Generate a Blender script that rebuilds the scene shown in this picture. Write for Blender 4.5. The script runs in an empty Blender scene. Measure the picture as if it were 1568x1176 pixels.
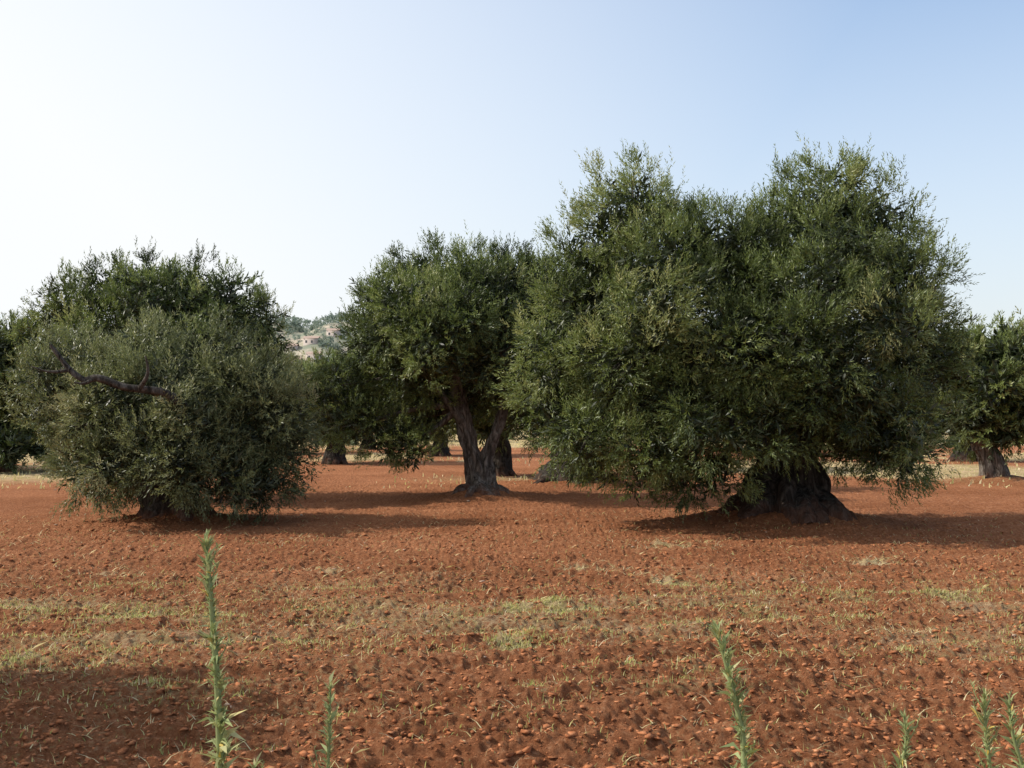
import bpy, math, numpy as np
from mathutils import Vector
rng = np.random.default_rng(7)
scene = bpy.context.scene
COL = scene.collection

# ------------------------------------------------------------------ helpers
def mesh_np(name, V, F, mat, tone=None, smooth=False):
    """V (n,3), F (m,k) array (all faces same size)"""
    me = bpy.data.meshes.new(name)
    V = np.ascontiguousarray(V, dtype=np.float32); F = np.ascontiguousarray(F, dtype=np.int32)
    m, k = F.shape
    me.vertices.add(len(V)); me.vertices.foreach_set("co", V.ravel())
    me.loops.add(m*k); me.loops.foreach_set("vertex_index", F.ravel())
    me.polygons.add(m)
    me.polygons.foreach_set("loop_start", np.arange(0, m*k, k, dtype=np.int32))
    me.polygons.foreach_set("loop_total", np.full(m, k, dtype=np.int32))
    if smooth:
        me.polygons.foreach_set("use_smooth", np.ones(m, dtype=bool))
    me.update(calc_edges=True)
    if tone is not None:
        a = me.attributes.new("tone", 'FLOAT', 'POINT')
        a.data.foreach_set("value", np.ascontiguousarray(tone, dtype=np.float32))
    me.materials.append(mat)
    ob = bpy.data.objects.new(name, me); COL.objects.link(ob)
    return ob

def unit(v): return v/np.maximum(np.linalg.norm(v, axis=-1, keepdims=True), 1e-9)
def rdir(n): return unit(rng.normal(size=(n, 3)))

_g = {}
def vnoise(x, y, seed):
    if seed not in _g: _g[seed] = np.random.default_rng(seed).random((256, 256))
    g = _g[seed]
    xi = np.floor(x).astype(int); yi = np.floor(y).astype(int)
    fx = x-xi; fy = y-yi
    fx = fx*fx*(3-2*fx); fy = fy*fy*(3-2*fy)
    a = g[xi & 255, yi & 255]; b = g[(xi+1) & 255, yi & 255]
    c = g[xi & 255, (yi+1) & 255]; d = g[(xi+1) & 255, (yi+1) & 255]
    return (a*(1-fx)+b*fx)*(1-fy)+(c*(1-fx)+d*fx)*fy

# ------------------------------------------------------------------ materials
def newmat(name):
    m = bpy.data.materials.new(name); m.use_nodes = True
    nt = m.node_tree; nt.nodes.clear()
    return m, nt, nt.nodes, nt.links

def ramp(N, stops):
    r = N.new('ShaderNodeValToRGB'); e = r.color_ramp.elements
    e[0].position, e[0].color = stops[0][0], (*stops[0][1], 1)
    e[1].position, e[1].color = stops[1][0], (*stops[1][1], 1)
    for p, c in stops[2:]:
        x = e.new(p); x.color = (*c, 1)
    return r

def leaf_mat(name, stops, back, trans=0.3, rough=0.45, bmix=0.55, spec=.35):
    m, nt, N, L = newmat(name)
    at = N.new('ShaderNodeAttribute'); at.attribute_name = "tone"
    r = ramp(N, stops); L.new(at.outputs['Fac'], r.inputs[0])
    geo = N.new('ShaderNodeNewGeometry')
    mx = N.new('ShaderNodeMix'); mx.data_type = 'RGBA'
    mul = N.new('ShaderNodeMath'); mul.operation = 'MULTIPLY'; mul.inputs[1].default_value = bmix
    L.new(geo.outputs['Backfacing'], mul.inputs[0]); L.new(mul.outputs[0], mx.inputs[0])
    L.new(r.outputs[0], mx.inputs[6])
    # underside: silvery version of the leaf tone
    bk = N.new('ShaderNodeMix'); bk.data_type = 'RGBA'; bk.inputs[0].default_value = .5
    L.new(r.outputs[0], bk.inputs[6]); bk.inputs[7].default_value = (*back, 1); L.new(bk.outputs[2], mx.inputs[7])
    p = N.new('ShaderNodeBsdfPrincipled'); p.inputs['Roughness'].default_value = rough
    p.inputs['Specular IOR Level'].default_value = spec
    L.new(mx.outputs[2], p.inputs['Base Color'])
    t = N.new('ShaderNodeBsdfTranslucent'); 
    hs = N.new('ShaderNodeHueSaturation'); hs.inputs['Value'].default_value = 1.5; hs.inputs['Saturation'].default_value = 1.1
    L.new(r.outputs[0], hs.inputs['Color']); L.new(hs.outputs[0], t.inputs[0])
    ms = N.new('ShaderNodeMixShader'); ms.inputs[0].default_value = trans
    o = N.new('ShaderNodeOutputMaterial')
    L.new(p.outputs[0], ms.inputs[1]); L.new(t.outputs[0], ms.inputs[2]); L.new(ms.outputs[0], o.inputs[0])
    return m

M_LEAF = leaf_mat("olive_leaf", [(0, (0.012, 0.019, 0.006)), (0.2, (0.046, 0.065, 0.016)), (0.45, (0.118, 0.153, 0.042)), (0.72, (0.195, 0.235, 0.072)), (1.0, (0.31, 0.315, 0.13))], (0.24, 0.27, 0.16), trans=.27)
M_LEAF_GREY = leaf_mat("olive_leaf_grey", [(0, (0.014, 0.02, 0.007)), (0.2, (0.056, 0.069, 0.026)), (0.45, (0.135, 0.152, 0.06)), (0.72, (0.205, 0.22, 0.096)), (1.0, (0.3, 0.29, 0.15))], (0.26, 0.28, 0.17), trans=.27)
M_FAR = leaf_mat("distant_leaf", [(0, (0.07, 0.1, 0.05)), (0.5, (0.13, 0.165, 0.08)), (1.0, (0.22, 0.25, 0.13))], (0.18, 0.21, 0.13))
M_HILL_SCRUB = leaf_mat("hill_scrub_leaf", [(0, (0.12, 0.16, 0.14)), (0.5, (0.18, 0.225, 0.18)), (1.0, (0.28, 0.31, 0.24))], (0.25, 0.29, 0.23))  # greyed, bluish greens: distance haze is mixed into the leaf colours
M_GRASS = leaf_mat("grass_blade", [(0, (0.25, 0.29, 0.08)), (0.4, (0.47, 0.46, 0.17)), (0.7, (0.62, 0.55, 0.28)), (1.0, (0.75, 0.66, 0.44))], (0.52, 0.52, 0.25), trans=0.3, rough=0.7, spec=.2)
M_WEED = leaf_mat("weed_leaf", [(0, (0.17, 0.22, 0.09)), (0.5, (0.32, 0.37, 0.165)), (0.85, (0.49, 0.47, 0.24)), (1.0, (0.62, 0.44, 0.12))], (0.36, 0.4, 0.18), trans=0.25, rough=0.6, spec=.2)

def bark_mat(name, k, dust=.85):
    m, nt, N, L = newmat(name)
    tc = N.new('ShaderNodeTexCoord'); mp = N.new('ShaderNodeMapping'); mp.inputs['Scale'].default_value = (6, 6, 1.3)
    L.new(tc.outputs['Object'], mp.inputs[0])
    n = N.new('ShaderNodeTexNoise'); n.inputs['Scale'].default_value = 2.0; n.inputs['Detail'].default_value = 9; n.inputs['Roughness'].default_value = 0.7; n.inputs['Distortion'].default_value = .8
    L.new(mp.outputs[0], n.inputs[0])
    r = ramp(N, [(0.36, (0.02*k, 0.017*k, 0.014*k)), (0.5, (0.09*k, 0.077*k, 0.064*k)), (0.66, (0.22*k, 0.195*k, 0.168*k))])
    L.new(n.outputs[0], r.inputs[0])
    # red dust near the ground
    sx = N.new('ShaderNodeSeparateXYZ'); L.new(tc.outputs['Object'], sx.inputs[0])
    ns = N.new('ShaderNodeTexNoise'); ns.inputs['Scale'].default_value = 7; ns.inputs['Detail'].default_value = 6; L.new(tc.outputs['Object'], ns.inputs[0])
    ma = N.new('ShaderNodeMath'); ma.operation = 'MULTIPLY_ADD'; ma.inputs[1].default_value = -.7; L.new(ns.outputs[0], ma.inputs[0]); L.new(sx.outputs[2], ma.inputs[2])
    mr = N.new('ShaderNodeMapRange'); mr.inputs[1].default_value = -.4; mr.inputs[2].default_value = -.08; mr.inputs[3].default_value = dust; mr.inputs[4].default_value = 0
    L.new(ma.outputs[0], mr.inputs[0])
    mx = N.new('ShaderNodeMix'); mx.data_type = 'RGBA'; L.new(mr.outputs[0], mx.inputs[0]); L.new(r.outputs[0], mx.inputs[6]); mx.inputs[7].default_value = (0.24, 0.1, 0.055, 1)
    b = N.new('ShaderNodeBump'); b.inputs['Strength'].default_value = 1.0; b.inputs['Distance'].default_value = 0.12
    L.new(n.outputs[0], b.inputs['Height'])
    p = N.new('ShaderNodeBsdfPrincipled'); p.inputs['Roughness'].default_value = 0.95; p.inputs['Specular IOR Level'].default_value = 0.1
    L.new(mx.outputs[2], p.inputs['Base Color']); L.new(b.outputs[0], p.inputs['Normal'])
    o = N.new('ShaderNodeOutputMaterial'); L.new(p.outputs[0], o.inputs[0]); return m
M_BARK_DK = bark_mat("olive_bark_dark", .6, .45)
M_BARK = bark_mat("olive_bark", 1.7)
M_BARK_MD = bark_mat("olive_bark_mid", .9)

def noise_node(N, L, src, scale, detail=5, rough=0.6):
    n = N.new('ShaderNodeTexNoise'); n.inputs['Scale'].default_value = scale
    n.inputs['Detail'].default_value = detail; n.inputs['Roughness'].default_value = rough
    L.new(src, n.inputs[0]); return n

SOIL = [(0.3, (0.15, 0.05, 0.022)), (0.44, (0.30, 0.109, 0.046)), (0.57, (0.435, 0.18, 0.082)), (0.7, (0.62, 0.345, 0.2))]
def soil_mat():
    m, nt, N, L = newmat("red_soil")
    tc = N.new('ShaderNodeTexCoord'); src = tc.outputs['Object']
    n1 = noise_node(N, L, src, 22, 9, 0.8)
    r1 = ramp(N, SOIL)
    L.new(n1.outputs[0], r1.inputs[0])
    n2 = noise_node(N, L, src, 0.45, 5, 0.6)
    r2 = ramp(N, [(0.35, (0.8, 0.78, 0.75)), (0.65, (1.1, 1.15, 1.19))])
    L.new(n2.outputs[0], r2.inputs[0])
    mm = N.new('ShaderNodeMix'); mm.data_type = 'RGBA'; mm.blend_type = 'MULTIPLY'; mm.inputs[0].default_value = 1
    L.new(r1.outputs[0], mm.inputs[6]); L.new(r2.outputs[0], mm.inputs[7])
    at = N.new('ShaderNodeAttribute'); at.attribute_name = "tone"
    n3 = noise_node(N, L, src, 26, 6, 0.75)
    ad = N.new('ShaderNodeMath'); ad.operation = 'MULTIPLY_ADD'; ad.inputs[1].default_value = 0.55; 
    L.new(at.outputs['Fac'], ad.inputs[0]); L.new(n3.outputs[0], ad.inputs[2])
    st = N.new('ShaderNodeMapRange'); st.inputs[1].default_value = 0.66; st.inputs[2].default_value = 0.9
    st.inputs[3].default_value = 0; st.inputs[4].default_value = 0.8
    L.new(ad.outputs[0], st.inputs[0])
    n4 = noise_node(N, L, src, 3.0, 4)
    r4 = ramp(N, [(0.42, (0.42, 0.35, 0.16)), (0.6, (0.6, 0.46, 0.27))])
    L.new(n4.outputs[0], r4.inputs[0])
    m2 = N.new('ShaderNodeMix'); m2.data_type = 'RGBA'
    L.new(st.outputs[0], m2.inputs[0]); L.new(mm.outputs[2], m2.inputs[6]); L.new(r4.outputs[0], m2.inputs[7])
    b = N.new('ShaderNodeBump'); b.inputs['Strength'].default_value = 1.0; b.inputs['Distance'].default_value = 0.055
    nb = noise_node(N, L, src, 28, 9, 0.85); L.new(nb.outputs[0], b.inputs['Height'])
    p = N.new('ShaderNodeBsdfPrincipled'); p.inputs['Roughness'].default_value = 0.95; p.inputs['Specular IOR Level'].default_value = 0.1
    L.new(m2.outputs[2], p.inputs['Base Color']); L.new(b.outputs[0], p.inputs['Normal'])
    o = N.new('ShaderNodeOutputMaterial'); L.new(p.outputs[0], o.inputs[0]); return m
M_SOIL = soil_mat()

def simple_mat(name, stops, scale=8, rough=0.9):
    m, nt, N, L = newmat(name)
    tc = N.new('ShaderNodeTexCoord'); n = noise_node(N, L, tc.outputs['Object'], scale, 9, 0.75)
    r = ramp(N, stops); L.new(n.outputs[0], r.inputs[0])
    p = N.new('ShaderNodeBsdfPrincipled'); p.inputs['Roughness'].default_value = rough; p.inputs['Specular IOR Level'].default_value = 0.1
    L.new(r.outputs[0], p.inputs['Base Color'])
    o = N.new('ShaderNodeOutputMaterial'); L.new(p.outputs[0], o.inputs[0]); return m
M_CLOD = simple_mat("soil_clod", SOIL, 22)
M_STONE = simple_mat("limestone", [(0.3, (0.38, 0.23, 0.15)), (0.7, (0.6, 0.45, 0.33))], 9)
M_HILL = simple_mat("hill_earth", [(0.35, (0.17, 0.2, 0.15)), (0.5, (0.27, 0.27, 0.2)), (0.6, (0.48, 0.4, 0.31))], 0.06)  # desaturated tones with the aerial haze painted in
M_WALL = simple_mat("plaster_wall", [(0.35, (0.46, 0.38, 0.33)), (0.65, (0.56, 0.5, 0.45))], 0.4)
M_ROOF = simple_mat("roof_tile", [(0.35, (0.36, 0.26, 0.21)), (0.65, (0.44, 0.33, 0.27))], 0.8)
M_DARK = simple_mat("window_dark", [(0.35, (0.14, 0.14, 0.14)), (0.65, (0.18, 0.18, 0.18))], 1)

# ------------------------------------------------------------------ terrain
PATCH = [(-3.15,9.9,1.2,.45,1.0),(-2.2,10.0,.7,.35,.8),(-4.6,10.2,.9,.35,.8),(-3.4,8.3,.8,.33,.8),(-1.4,8.7,.7,.3,.7),
 (.62,10.2,.9,.48,1.0),(.9,7.9,.5,.26,1.0),(3.6,11.2,1.1,.45,1.0),(2.6,10.1,.7,.3,.9),(0,8.7,.5,.28,.8),(-.8,9.4,.6,.33,.7),
 (3.5,8.6,.7,.26,.7),(5.1,11.8,1.0,.45,1.0),(1.2,9.4,.6,.28,.8),(-.3,6.7,.45,.22,.6),(.4,7.1,.4,.17,.7),(2.0,11.6,.7,.3,.6),
 (-.9,6.6,.35,.18,.6),(4.6,9.5,.9,.25,.7),(-2.3,7.3,.5,.22,.6),(1.7,10.9,.7,.25,.5),(2.3,7.3,.4,.18,.5),(-4.4,8.9,.7,.3,.7),(0.2,11.3,.6,.25,.5),
 (-1.6,11.4,.7,.3,.5),(-3.6,11.6,.7,.3,.4),(1.9,8.3,.5,.2,.6),(-1.5,6.0,.4,.15,.4)]
STRAW = [(.85,12.8,.35,.32,1.0),(2.1,15.0,.6,.55,1.1),(-2.2,12.6,.35,.2,.8),(.95,6.4,.35,.12,1.0),(4.3,13.6,.5,.3,.7),(-4.4,12.6,.4,.2,.7),(1.6,12,.6,.3,.5),
 (-3.0,15.5,.5,.3,.5),(3.1,9.2,.5,.2,.5),(-.2,10.4,.6,.3,.5),(4.0,7.6,.6,.15,.6)]
FARP = [(14.5,35,4.5,2.6,1.3),(4.3,37,1.8,3,1.2),(-17.5,42,5,3,1.2),(-9.5,62,3,6,1.2),(8.5,44,3,3,1.0),(-1.5,44,2,3,.9),(20,50,6,5,1.2)]
def patch_density(x, y, lst, n=1.0):
    d = np.zeros_like(x)
    for (px, py, rx, ry, w) in lst:
        d = np.maximum(d, w*np.exp(-(((x-px)/rx)**2+((y-py)/ry)**2)))
    nz = vnoise(x*3.1+50, y*3.1+9, 31)*.6+vnoise(x*9.3, y*9.3, 32)*.4
    return d*np.clip((nz-.3)*2.6, 0, 1.3)
MOUND = [(4.35,18,1.35,.36),(-5.46,18.5,1.0,.2),(-.67,23.7,.9,.2),(1.5,28,1.6,.2),(12.8,30,1.0,.2)]
def ground_h(x, y):
    r = np.hypot(x, y); fade = 1/(1+(r/30)**2)
    warp = vnoise(x*.35, y*.35, 1)*1.0+vnoise(x*1.3, y*1.3, 2)*.25
    fur = np.sin((y-.2*x+warp*.5)*2*np.pi/.66)
    fa = .35+.9*vnoise(x*.3+7, y*.3, 3)+.6*np.clip((x+2)/5, 0, 1)
    h = fur*.042*fa*fade
    h += (vnoise(x*2.2, y*2.2, 4)-.5)*.045*fade
    h += np.abs(vnoise(x*6.1, y*6.1, 5)-.5)*.045*fade
    c = np.abs(vnoise(x*12, y*12, 6)-.5); h += (.5-c)*.035*fade
    c = vnoise(x*23+3, y*23, 8); h += np.clip(c-.45, 0, 1)*.055*fade
    c = vnoise(x*43+3, y*43, 10); h += np.clip(c-.4, 0, 1)*.036*fade
    h -= .045*fade
    h += (vnoise(x*.13, y*.13, 9)-.5)*.12*np.clip(r/12, 0, 1)
    for (mx, my, mr, mh) in MOUND: h += mh*np.exp(-((x-mx)**2+(y-my)**2)/mr**2)
    return h
ys = np.concatenate([-np.geomspace(60, 2.2, 14), np.linspace(-2, 2.4, 12), np.geomspace(2.5, 4.6, 60), np.geomspace(4.62, 14, 600), np.geomspace(14.05, 40, 280), np.geomspace(41, 3500, 70)])
xc = np.arange(-7, 7.001, .016)
xm = 7+np.cumsum(np.geomspace(.03, .25, 110)); xo = np.geomspace(xm[-1]+.3, 3500, 40)
xs = np.concatenate([-xo[::-1], -xm[::-1], xc, xm, xo])
X, Y = np.meshgrid(xs, ys); Z = ground_h(X, Y)
nx, ny = len(xs), len(ys)
idx = np.arange(nx*ny).reshape(ny, nx)
F = np.stack([idx[:-1, :-1], idx[:-1, 1:], idx[1:, 1:], idx[1:, :-1]], -1).reshape(-1, 4)
V = np.stack([X, Y, Z], -1).reshape(-1, 3)
litter = patch_density(X, Y, PATCH)*.85+patch_density(X, Y, STRAW)*.95
band = np.exp(-((Y-9.6)/2.8)**2)*.32+.14
litter = np.maximum(litter, band*(.25+1.1*vnoise(X*.9, Y*1.8, 40)))
far2 = np.clip((vnoise(X*.16, Y*.10+4, 42)-.56)*5, 0, 1)*np.clip((Y-27)/8, 0, 1)
far = np.clip((Y-62)/14, 0, 1)
litter = np.clip(np.maximum(np.maximum(np.maximum(litter, far*.9), far2), patch_density(X, Y, FARP)*1.1), 0, 1)
mesh_np("ground", V, F, M_SOIL, tone=litter.ravel(), smooth=False)

# ------------------------------------------------------------------ clods / pebbles
def ico():
    t = (1+5**.5)/2
    v = np.array([(-1,t,0),(1,t,0),(-1,-t,0),(1,-t,0),(0,-1,t),(0,1,t),(0,-1,-t),(0,1,-t),(t,0,-1),(t,0,1),(-t,0,-1),(-t,0,1)], float)
    v /= np.linalg.norm(v[0])
    f = np.array([(0,11,5),(0,5,1),(0,1,7),(0,7,10),(0,10,11),(1,5,9),(5,11,4),(11,10,2),(10,7,6),(7,1,8),(3,9,4),(3,4,2),(3,2,6),(3,6,8),(3,8,9),(4,9,5),(2,4,11),(6,2,10),(8,6,7),(9,8,1)])
    return v, f
IV, IF = ico()
def rocks(name, n, s0, s1, mat, ymax, pw=1.0, jag=.45, e=2.6):
    y = 3.6+(ymax-3.6)*rng.random(n)**pw
    x = (rng.random(n)*2-1)*(y*.58+1.2)
    s = s0*(s1/s0)**(rng.random(n)**e)
    a = rng.random(n)*6.28
    P = IV[None]*(1+rng.normal(size=(n, 12, 1))*jag)*np.stack([s*rng.uniform(.8, 1.8, n), s, s*rng.uniform(.35, .7, n)], -1)[:, None]
    c, sn = np.cos(a)[:, None], np.sin(a)[:, None]
    Q = np.stack([P[..., 0]*c-P[..., 1]*sn, P[..., 0]*sn+P[..., 1]*c, P[..., 2]], -1)
    Q += np.stack([x, y, ground_h(x, y)], -1)[:, None]
    Fc = (IF[None]+12*np.arange(n)[:, None, None]).reshape(-1, 3)
    return mesh_np(name, Q.reshape(-1, 3), Fc, mat)
rocks("soil_clods", 95000, .004, .023, M_CLOD, 19, 1.3, e=2.2)
rocks("limestone_pebbles", 500, .008, .03, M_STONE, 28, 1.1, .3, 2.4)

# ------------------------------------------------------------------ grass & straw
def blades(x, y, h, w, lean, tone):
    n = len(x); z = ground_h(x, y)-.005
    a = rng.random(n)*6.28; b = rng.random(n)*6.28
    B = np.stack([x, y, z], -1)
    side = np.stack([np.cos(a), np.sin(a), 0*a], -1)*w[:, None]
    ld = np.stack([np.cos(b), np.sin(b), 0*b], -1)
    mid = B+ld*(h*lean*.35)[:, None]+np.array([0, 0, 1])*(h*np.sqrt(np.clip(1-lean**2, .01, 1))*.6)[:, None]
    tip = B+ld*(h*lean)[:, None]+np.array([0, 0, 1])*(h*np.sqrt(np.clip(1-lean**2, .01, 1)))[:, None]
    V = np.stack([B-side, B+side, mid+side*.7, tip, mid-side*.7], 1)
    F = np.arange(n*5).reshape(n, 5)
    return V.reshape(-1, 3), F, np.repeat(tone, 5)
N0 = 1000000
cx = rng.uniform(-8, 8, N0); cy = rng.uniform(5, 17, N0)
tuft = np.clip((vnoise(cx*7, cy*7, 46)-.45)*5, 0, 1)
bandg = np.exp(-((cy-9.0)/2.4)**2)*np.clip(vnoise(cx*1.1, cy*1.9, 44)*3-1.4, 0, 1)*.32
dens = (patch_density(cx, cy, PATCH)*(.4+.7*tuft)+bandg*tuft+.010)
k = rng.random(N0) < dens*.68; gx, gy = cx[k], cy[k]; n = len(gx)
v1, f1, t1 = blades(gx, gy, rng.uniform(.015, .06, n), rng.uniform(.0022, .005, n), rng.uniform(.1, .95, n), np.clip(rng.normal(.42, .25, n), 0, 1))
mesh_np("grass", v1, f1, M_GRASS, tone=t1)
cx = rng.uniform(-9, 9, 300000); cy = rng.uniform(3.5, 20, 300000)
dens = patch_density(cx, cy, STRAW)+.04+.14*np.exp(-((cy-9.3)/2.7)**2)*vnoise(cx*1.1, cy*2, 45)
k = rng.random(len(cx)) < dens*.6; gx, gy = cx[k], cy[k]; n = len(gx)
v2, f2, t2 = blades(gx, gy, rng.uniform(.02, .13, n), rng.uniform(.0015, .0042, n), rng.uniform(.85, .995, n), np.clip(rng.normal(.85, .12, n), 0, 1))
v2[:, 2] += .014
mesh_np("straw_litter", v2, f2, M_GRASS, tone=t2)
n = 60000; gx = rng.uniform(-50, 50, n); gy = rng.uniform(27, 85, n)
dd = np.clip((gy-62)/10, 0, 1)*.6+np.clip((vnoise(gx*.16, gy*.10+4, 42)-.58)*5, 0, 1)*.6+patch_density(gx, gy, FARP)
k = rng.random(n) < dd; gx, gy = gx[k], gy[k]; n = len(gx)
v3, f3, t3 = blades(gx, gy, rng.uniform(.05, .16, n), rng.uniform(.01, .03, n), rng.uniform(.05, .85, n), np.clip(rng.normal(.75, .18, n), 0, 1))
mesh_np("dry_grass", v3, f3, M_GRASS, tone=t3)

# ------------------------------------------------------------------ foliage
def foliage(lobes, leaf=(.078, .019), sp=.37, K=27, nl=11, sr=.25, L=(.15, .30), shoots=True, core=True, test=True, zmin=.22, top=None, gap=.07, shrink=.93):
    lobes = np.array(lobes, float); lobes[:, 3:6] *= shrink
    P, Nn, T = [], [], []
    for i, l in enumerate(lobes):
        c, r = l[:3], l[3:6]
        area = 4*np.pi*((r[0]*r[1])**1.6/3+(r[0]*r[2])**1.6/3+(r[1]*r[2])**1.6/3)**(1/1.6)
        n = max(4, int(area/sp**2)*2); d = rdir(n)
        sel = []
        for q in range(n):
            if len(sel) >= int(area/sp**2): break
            if all(np.dot(d[q], d[s]) < 1-.35*(sp/r.mean())**2 for s in sel): sel.append(q)
        d = d[sel]; n = len(d)
        p = c+d*r*rng.uniform(.76, 1.17, (n, 1)); nn = unit(d/r)
        keep = p[:, 2] > zmin
        if test:
            for j, q in enumerate(lobes):
                if j != i: keep &= ((((p-q[:3])/q[3:6])**2).sum(1) > .66)
        p, nn = p[keep], nn[keep]
        g = rng.random(len(p)) > gap; p, nn = p[g], nn[g]
        P.append(p); Nn.append(nn); T.append(rng.normal(0, .11)+rng.normal(0, .14, len(p)))
    P = np.concatenate(P); Nn = np.concatenate(Nn); T = np.concatenate(T); M = len(P)
    zt = lobes[:, 2].max()+.3 if top is None else top
    hh = np.clip(P[:, 2]/zt, 0, 1)
    Kv = np.maximum(6, (K*rng.uniform(.6, 1.4, M)).astype(int))
    rep = np.repeat(np.arange(M), Kv)
    d = unit(rng.normal(size=(len(rep), 3))+Nn[rep]*.6)
    ssr = (sr*rng.uniform(.65, 1.4, M))[rep]
    rr = rng.uniform(.1, 1, len(rep))
    pos = P[rep]+d*(ssr*rr)[:, None]
    up = (-.45+1.4*hh[rep])
    tuftdir = (rng.normal(size=(M, 3))*.4)[rep]
    ax = unit(d*.45+Nn[rep]*.45+tuftdir+np.array([0, 0, 1])*up[:, None]+rng.normal(size=d.shape)*.28)
    ln = rng.uniform(L[0], L[1], len(rep)); tn = T[rep]+rng.normal(0, .08, len(rep))+(rr-.52)*.3  # tone darkens towards each clump's inside, shade painted into the leaf colour
    ls = np.full(len(rep), 1.0)
    if shoots:
        s = np.where((Nn[:, 2] > .2) & (rng.random(M) < .75))[0]; s = np.repeat(s, 7)
        pp = P[s]+rng.normal(size=(len(s), 3))*.12+np.array([0, 0, .08]); aa = unit(np.array([0, 0, 1.])+Nn[s]*.4+rng.normal(size=(len(s), 3))*.28)
        pos = np.concatenate([pos, pp]); ax = np.concatenate([ax, aa]); ln = np.concatenate([ln, rng.uniform(.18, .34, len(s))])
        tn = np.concatenate([tn, T[s]+.18+rng.normal(0, .08, len(s))]); ls = np.concatenate([ls, np.full(len(s), 1.0)])
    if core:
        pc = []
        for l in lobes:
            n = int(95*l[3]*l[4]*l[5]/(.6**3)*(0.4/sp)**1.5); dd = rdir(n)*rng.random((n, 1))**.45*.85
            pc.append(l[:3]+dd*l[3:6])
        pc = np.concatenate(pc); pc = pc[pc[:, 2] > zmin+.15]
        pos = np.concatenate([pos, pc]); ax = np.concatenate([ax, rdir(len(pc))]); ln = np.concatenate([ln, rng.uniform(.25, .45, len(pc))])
        tn = np.concatenate([tn, np.full(len(pc), -.38)]); ls = np.concatenate([ls, np.full(len(pc), 2.1)])  # core leaves coloured very dark, painting the shade inside the crown
    S = len(pos)
    ref = rdir(S); e1 = unit(np.cross(ax, ref)); e2 = np.cross(ax, e1)
    j = np.arange(nl); t = (j+.5)/nl
    phi = j[None]*2.4+rng.random((S, nl))*.8
    a = rng.uniform(.45, 1.05, (S, nl))*(1-.45*t[None])
    perp = e1[:, None]*np.cos(phi)[..., None]+e2[:, None]*np.sin(phi)[..., None]
    ld = ax[:, None]*np.cos(a)[..., None]+perp*np.sin(a)[..., None]
    sd = np.cross(ld, ax[:, None])+rng.normal(size=ld.shape)*.3; sd = unit(sd-ld*(sd*ld).sum(-1, keepdims=True))
    nr = np.cross(sd, ld)
    B = pos[:, None]+ax[:, None]*(t[None]*ln[:, None])[..., None]
    sz = ls[:, None]*rng.uniform(.7, 1.2, (S, nl))*(1.05-.35*t[None])
    LL = (leaf[0]*sz)[..., None]; WW = (leaf[1]*sz)[..., None]*.5
    Vx = np.stack([B, B+ld*LL*.45+sd*WW, B+ld*LL-nr*LL*.08, B+ld*LL*.45-sd*WW], 2).reshape(-1, 3)
    Fx = np.arange(len(Vx)).reshape(-1, 4)
    tone = np.clip(.45+tn[:, None]+rng.normal(0, .07, (S, nl)), 0, 1)
    return Vx, Fx, np.repeat(tone.ravel(), 4)

# ------------------------------------------------------------------ tubes
def tube(path, rad, seg=14, flute=0.0, fl_n=5, twist=1.5, rough=0.06, step=.07, seed=0):
    path = np.array(path, float); rad = np.array(rad, float)
    dl = np.concatenate([[0], np.cumsum(np.linalg.norm(np.diff(path, axis=0), axis=1))])
    n = max(4, int(dl[-1]/step)); s = np.linspace(0, dl[-1], n)
    C = np.stack([np.interp(s, dl, path[:, i]) for i in range(3)], 1); R_ = np.interp(s, dl, rad)
    for _ in range(3):
        C[1:-1] = (C[:-2]+2*C[1:-1]+C[2:])/4; R_[1:-1] = (R_[:-2]+2*R_[1:-1]+R_[2:])/4
    T = unit(np.gradient(C, axis=0)); ref = np.array([0.3, 1, .1]) if abs(T[0][2]) > .5 else np.array([0.1, .2, 1])
    e1 = unit(np.cross(T, ref)); e2 = np.cross(T, e1)
    th = np.linspace(0, 2*np.pi, seg, endpoint=False)
    rr = R_[:, None]*(1+flute*np.abs(np.sin(fl_n*.5*th[None]+twist*s[:, None]+seed))*2-flute+rough*(vnoise(np.cos(th)[None]*2.3+seed*3.1+5+0*s[:, None], np.sin(th)[None]*2.3+s[:, None]*4+9, 60)-.5)*4)
    V = C[:, None]+e1[:, None]*(rr*np.cos(th)[None])[..., None]+e2[:, None]*(rr*np.sin(th)[None])[..., None]
    V = V.reshape(-1, 3); i = np.arange(n*seg).reshape(n, seg)
    F = np.stack([i[:-1], np.roll(i[:-1], -1, 1), np.roll(i[1:], -1, 1), i[1:]], -1).reshape(-1, 4)
    return V, F
def join(parts):
    Vs, Fs, o = [], [], 0
    for v, f in parts: Vs.append(v); Fs.append(f+o); o += len(v)
    return np.concatenate(Vs), np.concatenate(Fs)

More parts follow.
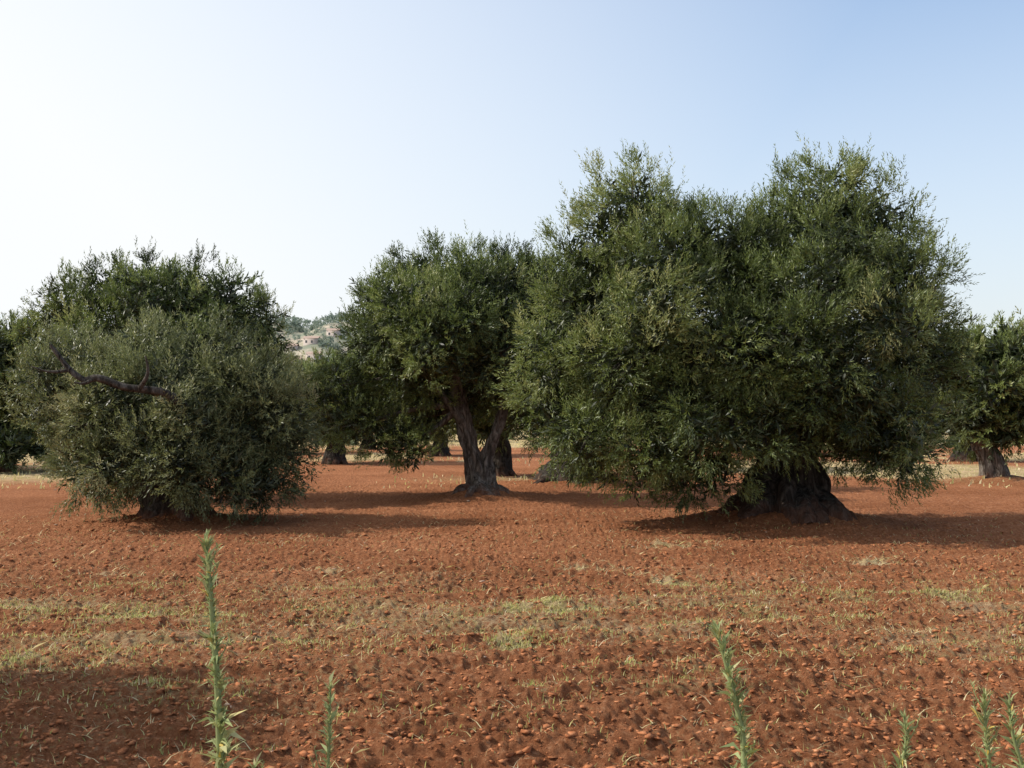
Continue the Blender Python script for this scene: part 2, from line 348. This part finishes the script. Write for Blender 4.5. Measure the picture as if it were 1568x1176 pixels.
def make_tree(name, base, trunk_parts, lobes, forks, mat=M_LEAF, bark=M_BARK_MD, limb_r=.09, **kw):
    e = bpy.data.objects.new(name, None); COL.objects.link(e); e.location = base
    parts = list(trunk_parts)
    forks = np.array(forks, float)
    for i, l in enumerate(lobes):
        c = np.array(l[:3]); f = forks[np.argmin(np.linalg.norm(forks-c, axis=1))]
        if i % 2 and len(lobes) > 24: continue
        m = (f+c)/2+rng.normal(size=3)*.15+np.array([0, 0, .1])
        parts.append(tube([f, m, c, c+(c-m)*.3], [limb_r, limb_r*.65, limb_r*.35, .012], seg=8, rough=.08, step=.12, seed=i))
        for q in range(3):
            d = rdir(1)[0]*np.array(l[3:6])*.8
            parts.append(tube([m*.3+c*.7, c+d*.5, c+d], [limb_r*.3, limb_r*.2, .008], seg=5, step=.15, seed=q))
    V, F = join(parts); tr = mesh_np("trunk", V, F, bark, smooth=True); tr.parent = e
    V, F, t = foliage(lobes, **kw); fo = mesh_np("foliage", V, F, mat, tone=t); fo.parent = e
    return e

def hull_lobes(c, R, n, r=(.5, .8), zlo=.7, shrink=.78):
    out = []; c = np.array(c); R = np.array(R)
    ga = np.pi*(3-5**.5)
    for i in range(n):
        z = 1-2*(i+.5)/n; q = math.sqrt(1-z*z); a = i*ga+rng.uniform(-.3, .3)
        d = np.array([q*math.cos(a), q*math.sin(a), z]); p = c+d*R*shrink*rng.uniform(.82, 1.12)
        if p[2] < zlo: p[2] = zlo+rng.uniform(0, .3)
        s = rng.uniform(*r); out.append((*p, s*rng.uniform(.9, 1.2), s, s*rng.uniform(.8, 1.05)))
    return out
def flare(r0, n, reach, seed=0, zt=.4):
    ps = []
    for i in range(n):
        a = i*2*np.pi/n+rng.uniform(-.3, .3)+seed; u = np.array([math.cos(a), math.sin(a), 0]); rc = reach*rng.uniform(.6, 1.1)
        ps.append(tube([u*r0*.3+[0, 0, zt*1.7], u*r0*.65+[0, 0, zt*.7], u*(r0*.6+rc*.3)+[0, 0, .1], u*rc+[0, 0, -.16]], [r0*.26, r0*.4, r0*.36, r0*.2], seg=12, rough=.2, step=.05, seed=i))
    return ps

# ---- big right tree -------------------------------------------------
tp = [tube([(0,0,-.3),(0,0,-.05),(-.02,0,.25),(.03,0,.7),(.0,0,1.2),(0,0,1.8)], [1.1,.85,.58,.43,.4,.42], seg=56, flute=.2, fl_n=7, rough=.14, step=.04, seed=1)]
tp += flare(.58, 9, 1.3, .3, .24)
tp += [tube([(-.15,0,.9),(-.8,-.1,1.9),(-1.9,0,3.0)], [.3,.24,.14], seg=16, flute=.08, seed=3), tube([(.2,0,1.0),(.6,.1,2.2),(.8,.1,3.5)], [.32,.24,.13], seg=16, flute=.08, seed=4),
       tube([(0,0,1.2),(-.3,.2,2.5),(-.6,.1,3.7)], [.3,.2,.1], seg=16, seed=5), tube([(0,.1,1.2),(.4,1.0,2.2)], [.24,.12], seg=12, seed=6), tube([(0,-.1,1.3),(.2,-.9,2.2)], [.2,.1], seg=12, seed=7)]
lob = [(-2.45,0,4.7,.8,.8,.72),(-2.95,.2,4.1,.7,.8,.7),(.85,.2,4.9,.85,.85,.7),(.2,0,4.55,.7,.8,.68),(-1.0,0,4.15,.75,.8,.6),(-1.7,.1,4.35,.6,.7,.6),
       (1.45,0,4.4,.65,.7,.65),(1.75,.1,3.6,.55,.8,.7),(2.35,.2,2.85,.42,.5,.4),(2.05,0,2.2,.65,.8,.75),(1.65,0,1.25,.6,.7,.5),(2.1,.2,1.3,.5,.5,.5),(1.45,-.7,.95,.5,.5,.4),(1.95,-.2,.85,.35,.4,.35),
       (-3.15,0,3.2,.65,.8,.7),(-3.65,0,2.45,.6,.8,.65),(-3.65,.1,1.7,.6,.7,.6),(-3.2,0,1.0,.6,.7,.45),(-3.2,-.9,1.2,.5,.5,.5),(-2.4,-.2,.8,.6,.7,.42),(-1.7,-.8,.62,.5,.5,.38),(-2.3,-1.2,1.0,.6,.5,.45),(-1.15,-1.0,.75,.5,.5,.36),(-1.5,.6,.9,.6,.6,.4),
       (1.1,.8,1.1,.6,.7,.42),(1.15,-1.0,1.15,.5,.5,.42),(-.2,-1.5,1.5,.5,.5,.42),(.5,-1.7,1.9,.6,.5,.6),(-.8,-1.6,1.4,.6,.5,.5),(1.3,-1.4,1.4,.5,.5,.5),(-.1,-2.0,2.5,.6,.5,.6),(-1.6,-1.7,1.3,.55,.5,.45),(.3,-.9,1.4,.5,.4,.33),(-.4,1.2,1.4,.6,.5,.45)]
lob += hull_lobes((-1.95,0,2.85), (1.8,2.3,1.65), 17, (.5,.72), 1.1)
lob += hull_lobes((.55,0,2.95), (1.75,2.5,1.95), 20, (.5,.75), 1.25)
make_tree("olive_tree", (4.35,18.0,.22), tp, lob, [(-.8,-.1,1.9),(.6,.1,2.2),(-.3,.2,2.5),(-1.9,0,3.0),(.8,.1,3.5),(-.6,.1,3.7),(.4,1,2.2),(.2,-.9,2.2)], bark=M_BARK_DK)

# ---- left front tree ------------------------------------------------
tp = [tube([(0,0,-.2),(-.1,0,.15),(-.15,0,.5),(0,0,1.0)], [.55,.4,.33,.3], seg=30, flute=.18, fl_n=6, rough=.1, step=.05, seed=2)]
tp += flare(.4, 7, .8, 0, .3)
tp += [tube([(-.1,-.1,.5),(-.5,-.2,1.3),(-.9,0,2.1)], [.22,.15,.08], seg=14, seed=3), tube([(.1,0,.6),(.5,0,1.4),(.9,0,2.2)], [.2,.15,.08], seg=14, seed=4),
       tube([(0,-.2,1.0),(.5,-1.2,1.75),(.4,-2.0,2.0),(-.1,-2.2,2.05),(-.47,-2.3,2.2),(-.62,-2.3,2.13),(-.85,-2.3,2.3),(-1.12,-2.3,2.66)], [.1,.085,.07,.058,.052,.045,.04,.022], seg=12, rough=.14, step=.04, seed=8),
       tube([(-.47,-2.3,2.2),(-.6,-2.4,2.05),(-.72,-2.45,2.12)], [.035,.025,.01], seg=8, seed=9),
       tube([(.1,-2.15,2.03),(.3,-2.3,2.25),(.25,-2.35,2.5)], [.04,.025,.01], seg=8, seed=10), tube([(-.85,-2.3,2.3),(-1.1,-2.4,2.25),(-1.35,-2.4,2.35)], [.03,.018,.008], seg=8, seed=11)]
lob = [(-2.0,0,2.35,.45,.6,.5),(-1.2,.2,2.4,.5,.7,.45),(-.5,0,2.75,.38,.6,.5),(.1,.2,2.2,.5,.7,.45),(.75,0,2.65,.42,.6,.48),(1.4,0,2.15,.5,.7,.5),(1.65,0,1.6,.5,.8,.6),(1.7,.1,1.0,.5,.7,.5),(1.5,-.3,.6,.5,.6,.35),
       (-1.95,0,1.85,.5,.7,.5),(-1.45,0,1.2,.5,.8,.55),(-1.3,0,.7,.5,.7,.4),(-.75,-1.2,.8,.5,.5,.4),(.5,-1.3,.85,.6,.6,.45),(1.1,-.9,.6,.55,.6,.4),(-.9,1.1,1.0,.6,.6,.5),(.8,1.0,.9,.6,.6,.5)]
lob += hull_lobes((-.05,0,1.55), (1.85,1.95,1.05), 24, (.38,.58), .7)
lob = [l for l in lob if not (l[1] < -1.0 and l[0] < .1 and 1.6 < l[2] < 2.7)]
lob += [(-.5,-1.0,1.8,.7,.45,.45)]
make_tree("olive_tree", (-5.46,18.5,.08), tp, lob, [(-.5,-.2,1.3),(.5,0,1.4),(-.9,0,2.1),(.9,0,2.2),(0,0,1.0)], mat=M_LEAF_GREY, limb_r=.06, sp=.34)

# ---- left back tree -------------------------------------------------
def std_trunk(r=.32, h=1.5, seed=0, lean=0.0):
    return [tube([(0,0,-.2),(0,0,.2),(.05+lean*.4,0,.6),(-.05+lean,0,h)], [r*1.6,r*1.25,r,r*.9], seg=24, flute=.2, fl_n=5, step=.06, rough=.12, seed=seed)]+flare(r*1.1, 6, r*2.4, seed, .3)+[
      tube([(-.05+lean,0,h-.3),(-.5,.1,h+.7),(-1,0,h+1.6)], [r*.7,r*.5,r*.25], seg=12, seed=seed+1), tube([(lean,0,h-.3),(.5,-.1,h+.7),(1,0,h+1.6)], [r*.7,r*.5,r*.25], seg=12, seed=seed+2)]
def std_forks(h=1.5): return [(-.5,.1,h+.7),(.5,-.1,h+.7),(-1,0,h+1.6),(1,0,h+1.6),(0,0,h)]
lob = [(-2.0,0,4.0,.6,.8,.55),(-1.2,0,4.35,.65,.8,.5),(-.3,0,4.55,.7,.8,.5),(.6,0,4.4,.7,.8,.5),(1.4,0,4.2,.6,.8,.5),(2.0,0,3.8,.5,.6,.5),(2.3,0,3.1,.4,.6,.5),(-2.4,0,3.3,.45,.7,.6)]
lob += hull_lobes((0,0,3.1), (2.3,2.2,1.55), 17, (.6,.85), 1.2)
make_tree("olive_tree", (-7.4,24.0,0), std_trunk(seed=4), lob, std_forks(), sp=.42, K=22, leaf=(.09,.024))

# ---- centre tree ----------------------------------------------------
tp = [tube([(.05,0,-.2),(.04,0,.05),(-.04,0,.3),(-.12,0,.7),(-.24,0,1.1),(-.38,0,1.8),(-.65,0,2.9)], [.56,.4,.23,.155,.15,.13,.09], seg=36, flute=.24, fl_n=5, twist=3.2, rough=.16, step=.04, seed=5),
      tube([(.12,0,.0),(.12,.0,.35),(.12,.03,.7),(.27,.03,1.1),(.42,.05,1.5),(.55,0,2.1),(.75,0,3.0)], [.28,.2,.13,.105,.1,.09,.07], seg=26, flute=.2, fl_n=4, twist=-2.5, rough=.14, step=.04, seed=6),
      tube([(-.2,0,1.2),(-.55,-.2,1.8),(-1.2,-.2,2.6)], [.1,.08,.05], seg=12, seed=7)]
tp += flare(.29, 8, .85, .6, .2)
lob = [(-1.1,0,4.5,.75,.8,.6),(-.3,0,4.6,.7,.8,.55),(.5,0,4.5,.7,.8,.55),(1.1,.2,4.2,.6,.8,.6),(-1.9,0,3.95,.65,.8,.6),(-2.3,0,3.2,.6,.8,.6),(-2.75,.1,2.3,.5,.7,.5),(-2.95,.1,1.9,.45,.6,.5),(-2.4,0,1.5,.6,.7,.55),
       (-1.8,-.1,1.2,.5,.6,.45),(-1.4,-.2,1.05,.4,.6,.4),(1.3,0,3.3,.6,.8,.7),(1.3,.3,2.2,.6,.7,.6),(1.25,.6,1.6,.5,.6,.5),(-1.3,1,1.6,.7,.6,.6),(1.0,1.2,1.8,.6,.6,.5)]
lob += [l for l in hull_lobes((-.6,0,3.25), (2.05,2.2,1.55), 26, (.5,.78), 2.1) if not (l[1] < -.3 and -1.1 < l[0] < 1.0 and l[2] < 2.75)]
make_tree("olive_tree", (-.67,23.7,.1), tp, lob, [(-.38,0,1.9),(.5,0,2.0),(-.65,0,2.9),(.75,0,3.0)], bark=M_BARK, sp=.4, K=24, leaf=(.085,.022))

# ---- tree behind, between centre and right --------------------------
lob = [(-1.3,0,4.9,.7,.8,.6),(-.4,0,4.95,.7,.8,.6),(.5,0,4.9,.8,.8,.6)]+hull_lobes((-.2,0,3.3), (2.3,2.3,1.7), 20, (.6,.9), 1.5)
make_tree("olive_tree", (1.5,28.0,.05), std_trunk(.55, 1.4, 7), lob, std_forks(1.4), bark=M_BARK_DK, sp=.48, K=20, leaf=(.105,.028))
def mid_tree(x, y, h, rx, seed, r=.28, low=False, bark=M_BARK_DK, lean=0., lo=.34):
    lob = hull_lobes((0,0,h*.6), (rx,rx,h*.38), 16, (.55,.8), h*(.2 if low else lo))
    lob += [(0,0,h*.6,rx*.6,rx*.6,h*.22)]
    if low: lob += [(rx*.7*math.cos(a), rx*.7*math.sin(a), .75, .75, .75, .5) for a in np.arange(0, 6.2, 1.05)]
    make_tree("olive_tree", (x,y,0), std_trunk(r, h*.28, seed, lean), lob, std_forks(h*.28), bark=bark, sp=.55, K=14, leaf=(.14,.04), sr=.35)
mid_tree(-.4, 33, 4.6, 2.2, 11)
mid_tree(-6.5, 42, 4.0, 1.9, 12)
mid_tree(-16.6, 37, 5.0, 2.3, 13, low=True)
mid_tree(12.7, 30, 4.1, 1.7, 14, r=.26, bark=M_BARK, lean=-.35)
mid_tree(17.9, 45, 4.6, 2.4, 15, r=.35)
mid_tree(5.5, 38, 4.6, 2.4, 16)
mid_tree(22.5, 38, 5.0, 2.4, 17)
mid_tree(-23, 40, 5.0, 2.4, 18)
mid_tree(-10.9, 54, 3.8, 2.1, 19)
mid_tree(-3.2, 50, 4.6, 2.3, 20)
mid_tree(11.0, 52, 4.2, 2.2, 21)
mid_tree(-7.6, 60, 4.2, 2.2, 23)
mid_tree(3.6, 56, 4.4, 2.2, 24)
mid_tree(-20.5, 58, 4.4, 2.2, 25)
# tree standing left of the view, its shadow reaches the near field
mid_tree(-7.2, 6.1, 4.3, 2.0, 22, low=True)

# ---- distant trees ---------------------------------------------------
L_ = []
for i in range(74):
    y = rng.uniform(66, 150); x = rng.uniform(-.62, .62)*y
    s = rng.uniform(.7, 1.0)
    for q in range(5):
        L_.append((x+rng.uniform(-1.8, 1.8)*s, y+rng.uniform(-1.5, 1.5), rng.uniform(1.1, 3.0)*s, 1.5*s, 1.5*s, 1.2*s))
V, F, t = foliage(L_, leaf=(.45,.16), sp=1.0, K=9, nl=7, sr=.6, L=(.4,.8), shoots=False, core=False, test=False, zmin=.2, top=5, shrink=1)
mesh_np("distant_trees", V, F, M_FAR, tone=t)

# ---- hill --------------------------------------------------------------
def hill_h(x, y):
    r = 36*np.exp(-((x+72)/75)**2)*(1+.05*np.sin(x*.11)+.03*np.sin(x*.31+1))
    r = np.maximum(r, 14*np.exp(-((x-10)/170)**2))
    yy = np.clip((y-270)/120, 0, 1); yy = yy*yy*(3-2*yy)
    return r*yy*np.clip(1-(y-460)/200, 0, 1)-1+(vnoise(x*.06, y*.06, 70)-.5)*3*yy
hx = np.linspace(-420, 420, 240); hy = np.linspace(255, 660, 120); HX, HY = np.meshgrid(hx, hy)
i = np.arange(HX.size).reshape(HX.shape)
F = np.stack([i[:-1, :-1], i[:-1, 1:], i[1:, 1:], i[1:, :-1]], -1).reshape(-1, 4)
mesh_np("hill", np.stack([HX, HY, hill_h(HX, HY)], -1).reshape(-1, 3), F, M_HILL, smooth=True)
HOUSES = [(-64.0, 333, 4.5, 4, 1.8), (-58.5, 336, 4.0, 4, 1.7), (-67, 346, 3.5, 4, 1.8), (-61.5, 349, 4.5, 4, 1.8), (-56, 357, 4, 4, 1.9)]
L_ = []
for q in range(520):
    x = rng.uniform(-130, -20); y = rng.uniform(285, 405); s = rng.uniform(.8, 2.0)
    z = float(hill_h(np.array([x]), np.array([y]))[0])
    if any(abs(x-h[0]*y/h[1]) < h[2]*.6 and h[1]-8 < y < h[1]+4 for h in HOUSES): continue
    L_.append((x, y, z+s*.4, s*1.2, s, s*.8))
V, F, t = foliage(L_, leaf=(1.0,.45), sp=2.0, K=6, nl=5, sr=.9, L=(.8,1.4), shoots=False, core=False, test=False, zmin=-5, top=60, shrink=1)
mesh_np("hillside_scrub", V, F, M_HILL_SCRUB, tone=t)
for (x, y, wx, wy, hz) in HOUSES:
    z0 = float(hill_h(np.array([x]), np.array([y-wy/2]))[0])-1.2; hz += 1.2
    e = bpy.data.objects.new("stone_farmhouse", None); COL.objects.link(e); e.location = (x, y, z0)
    a, b = wx/2, wy/2
    V = np.array([(-a,-b,0),(a,-b,0),(a,b,0),(-a,b,0),(-a,-b,hz),(a,-b,hz),(a,b,hz),(-a,b,hz)])
    F = np.array([(0,1,5,4),(1,2,6,5),(2,3,7,6),(3,0,4,7),(4,5,6,7)])
    mesh_np("walls", V, F, M_WALL).parent = e
    o = .2; t_ = .8
    V = np.array([(-a-o,-b-o,hz+.02),(a+o,-b-o,hz+.02),(a+o,b+o,hz+.02),(-a-o,b+o,hz+.02),(-a-o,0,hz+t_),(a+o,0,hz+t_)])
    mesh_np("roof", V, np.array([(0,1,5,4),(2,3,4,5)]), M_ROOF).parent = e
    vs, fs = [], []
    for wxp in np.arange(-a+.9, a-.3, 1.7):
        k = len(vs); vs += [(wxp-.3,-b-.03,1.6),(wxp+.3,-b-.03,1.6),(wxp+.3,-b-.03,2.4),(wxp-.3,-b-.03,2.4)]; fs.append((k,k+1,k+2,k+3))
    mesh_np("windows", np.array(vs), np.array(fs), M_DARK).parent = e

# ------------------------------------------------------------------ tall weeds
def weed(x, y, h, lean, seed, thick=1.0):
    e = bpy.data.objects.new("tall_weed", None); COL.objects.link(e); e.location = (x, y, float(ground_h(np.array([x]), np.array([y]))[0]))
    r = np.random.default_rng(seed)
    w1, w2 = r.normal(0, .012, 2)
    pth = np.array([(0,0,-.03),(lean*.2+w1,w2,h*.3),(lean*.25-w2,.01,h*.6),(lean*.8+w1,.0,h*.85),(lean,.0,h)])
    V, F = tube(pth, [.009*thick,.0085*thick,.007*thick,.0055*thick,.0025], seg=8, rough=.03, step=.03)
    Vs, Fs, o = [V], [F], len(V)
    axes = [(pth, 1.0, int(h*430))]
    for q in range(int(h*10)):                       # short side shoots
        s0 = r.uniform(.3, .93); a = r.uniform(0, 6.28); ll = r.uniform(.04, .14)*(1.15-s0*.6)
        b = np.array([np.interp(s0, [0,.3,.6,.85,1], pth[:, i]) for i in range(3)])
        ou = np.array([math.cos(a), math.sin(a), 0])
        p2 = np.array([b, b+ou*ll*.3+[0,0,ll*.3], b+ou*ll*.42+[0,0,ll*.65], b+ou*ll*.5+[0,0,ll*.85], b+ou*ll*.55+[0,0,ll*1.1]])
        v, f = tube(p2, [.003,.0025,.002,.0015,.0008], seg=5, rough=0, step=.02); Vs.append(v); Fs.append(f+o); o += len(v)
        axes.append((p2, .42, int(10+ll*150)))
    V, F = np.concatenate(Vs), np.concatenate(Fs)
    st = mesh_np("stem", V, F, M_WEED, tone=np.full(len(V), .45), smooth=True); st.parent = e
    LV, LT = [], []
    for p_, sc, n in axes:
        s = np.sort(r.random(n))**.8
        base = np.stack([np.interp(s, [0,.3,.6,.85,1], p_[:, i]) for i in range(3)], 1)
        ph = r.random(n)*6.28; an = r.uniform(.2, 1.15, n)*(1.1-.6*s)
        Ls = r.uniform(.025, .105, n)*(1.1-.62*s)*thick**.5*sc*(.5+1.0*vnoise(s*14+seed, s*0+3, 88)); W = Ls*r.uniform(.06, .14, n)
        out = np.stack([np.cos(ph), np.sin(ph), 0*ph], 1); upv = np.array([0, 0, 1.])
        d1 = unit(upv*np.cos(an)[:, None]+out*np.sin(an)[:, None]+r.normal(size=(n, 3))*.15); sd = unit(np.cross(d1, upv)+r.normal(size=(n, 3))*.3)
        droop = r.uniform(-.1, 1.2, n)*(1-s)
        tip = base+d1*Ls[:, None]+out*(Ls*.25)[:, None]-upv*(Ls*droop)[:, None]
        mid = base+d1*(Ls*.55)[:, None]
        LV.append(np.stack([base, mid+sd*W[:, None], tip, mid-sd*W[:, None]], 1).reshape(-1, 3))
        LT.append(np.repeat(np.clip(.5+r.normal(0, .22, n)+np.where((s < .45) & (r.random(n) < .15), .5, 0), 0, 1), 4))
    Vv = np.concatenate(LV)
    lf = mesh_np("leaves", Vv, np.arange(len(Vv)).reshape(-1, 4), M_WEED, tone=np.concatenate(LT)); lf.parent = e
weed(-1.03, 4.1, 1.27, -.07, 1, 1.7)
weed(-.67, 4.1, .77, .02, 2, .9)
weed(.80, 4.0, .93, -.09, 3, 1.5)
weed(1.72, 4.1, .73, -.03, 4, 1.1)
weed(1.86, 4.15, .70, -.06, 5, 1.1)
weed(1.40, 4.1, .60, .0, 6, .8)
weed(-.98, 4.2, .45, .04, 7, .8)
weed(.74, 4.05, .42, .05, 8, .8)

# ------------------------------------------------------------------ light
EL, AZ = math.radians(39), math.radians(-85)   # azimuth measured from +Y towards +X
sd = Vector((math.sin(AZ)*math.cos(EL), math.cos(AZ)*math.cos(EL), math.sin(EL)))
ld = bpy.data.lights.new("sun", 'SUN'); ld.energy = 5.0; ld.angle = math.radians(.5); ld.color = (1.0, .94, .85)
lo = bpy.data.objects.new("sun", ld); COL.objects.link(lo); lo.rotation_euler = (-sd).to_track_quat('-Z', 'Y').to_euler()
w = bpy.data.worlds.new("World"); scene.world = w; w.use_nodes = True
nt = w.node_tree; nt.nodes.clear(); N, L = nt.nodes, nt.links
sk = N.new('ShaderNodeTexSky'); sk.sky_type = 'NISHITA'; sk.sun_disc = False
sk.sun_elevation = EL; sk.sun_rotation = AZ; sk.air_density = 1.0; sk.dust_density = 3.0; sk.ozone_density = 1.5
# summer haze: whitish veil, thicker towards the horizon and around the sun
gm = N.new('ShaderNodeMix'); gm.data_type = 'RGBA'; gm.blend_type = 'MULTIPLY'; gm.inputs[0].default_value = 1
gm.inputs[7].default_value = (1.27, 1.45, 1.55, 1); L.new(sk.outputs[0], gm.inputs[6])
tc = N.new('ShaderNodeTexCoord'); sx = N.new('ShaderNodeSeparateXYZ'); L.new(tc.outputs['Generated'], sx.inputs[0])
mr = N.new('ShaderNodeMapRange'); mr.inputs[1].default_value = 0; mr.inputs[2].default_value = .4; mr.inputs[3].default_value = .8; mr.inputs[4].default_value = .06
L.new(sx.outputs[2], mr.inputs[0])
dt = N.new('ShaderNodeVectorMath'); dt.operation = 'DOT_PRODUCT'; L.new(tc.outputs['Generated'], dt.inputs[0]); dt.inputs[1].default_value = tuple(sd)
m3 = N.new('ShaderNodeMapRange'); m3.inputs[1].default_value = 0.05; m3.inputs[2].default_value = .65; m3.inputs[3].default_value = 0; m3.inputs[4].default_value = .85
L.new(dt.outputs['Value'], m3.inputs[0])
ad = N.new('ShaderNodeMath'); ad.operation = 'ADD'; ad.use_clamp = True; L.new(mr.outputs[0], ad.inputs[0]); L.new(m3.outputs[0], ad.inputs[1])
hz = N.new('ShaderNodeMix'); hz.data_type = 'RGBA'; L.new(ad.outputs[0], hz.inputs[0]); L.new(gm.outputs[2], hz.inputs[6]); hz.inputs[7].default_value = (6.5, 6.65, 6.75, 1)
bg = N.new('ShaderNodeBackground'); bg.inputs[1].default_value = .15; L.new(hz.outputs[2], bg.inputs[0])
wo = N.new('ShaderNodeOutputWorld'); L.new(bg.outputs[0], wo.inputs[0])

cd = bpy.data.cameras.new("camera"); cam = bpy.data.objects.new("camera", cd); COL.objects.link(cam)
cd.lens = 40; cd.sensor_width = 36; cd.clip_end = 8000; cd.clip_start = .05
cam.location = (0, 0, 1.7); cam.rotation_euler = (math.radians(91.7), 0, 0)
scene.camera = cam
scene.view_settings.view_transform = 'Standard'; scene.view_settings.look = 'None'; scene.view_settings.exposure = 0
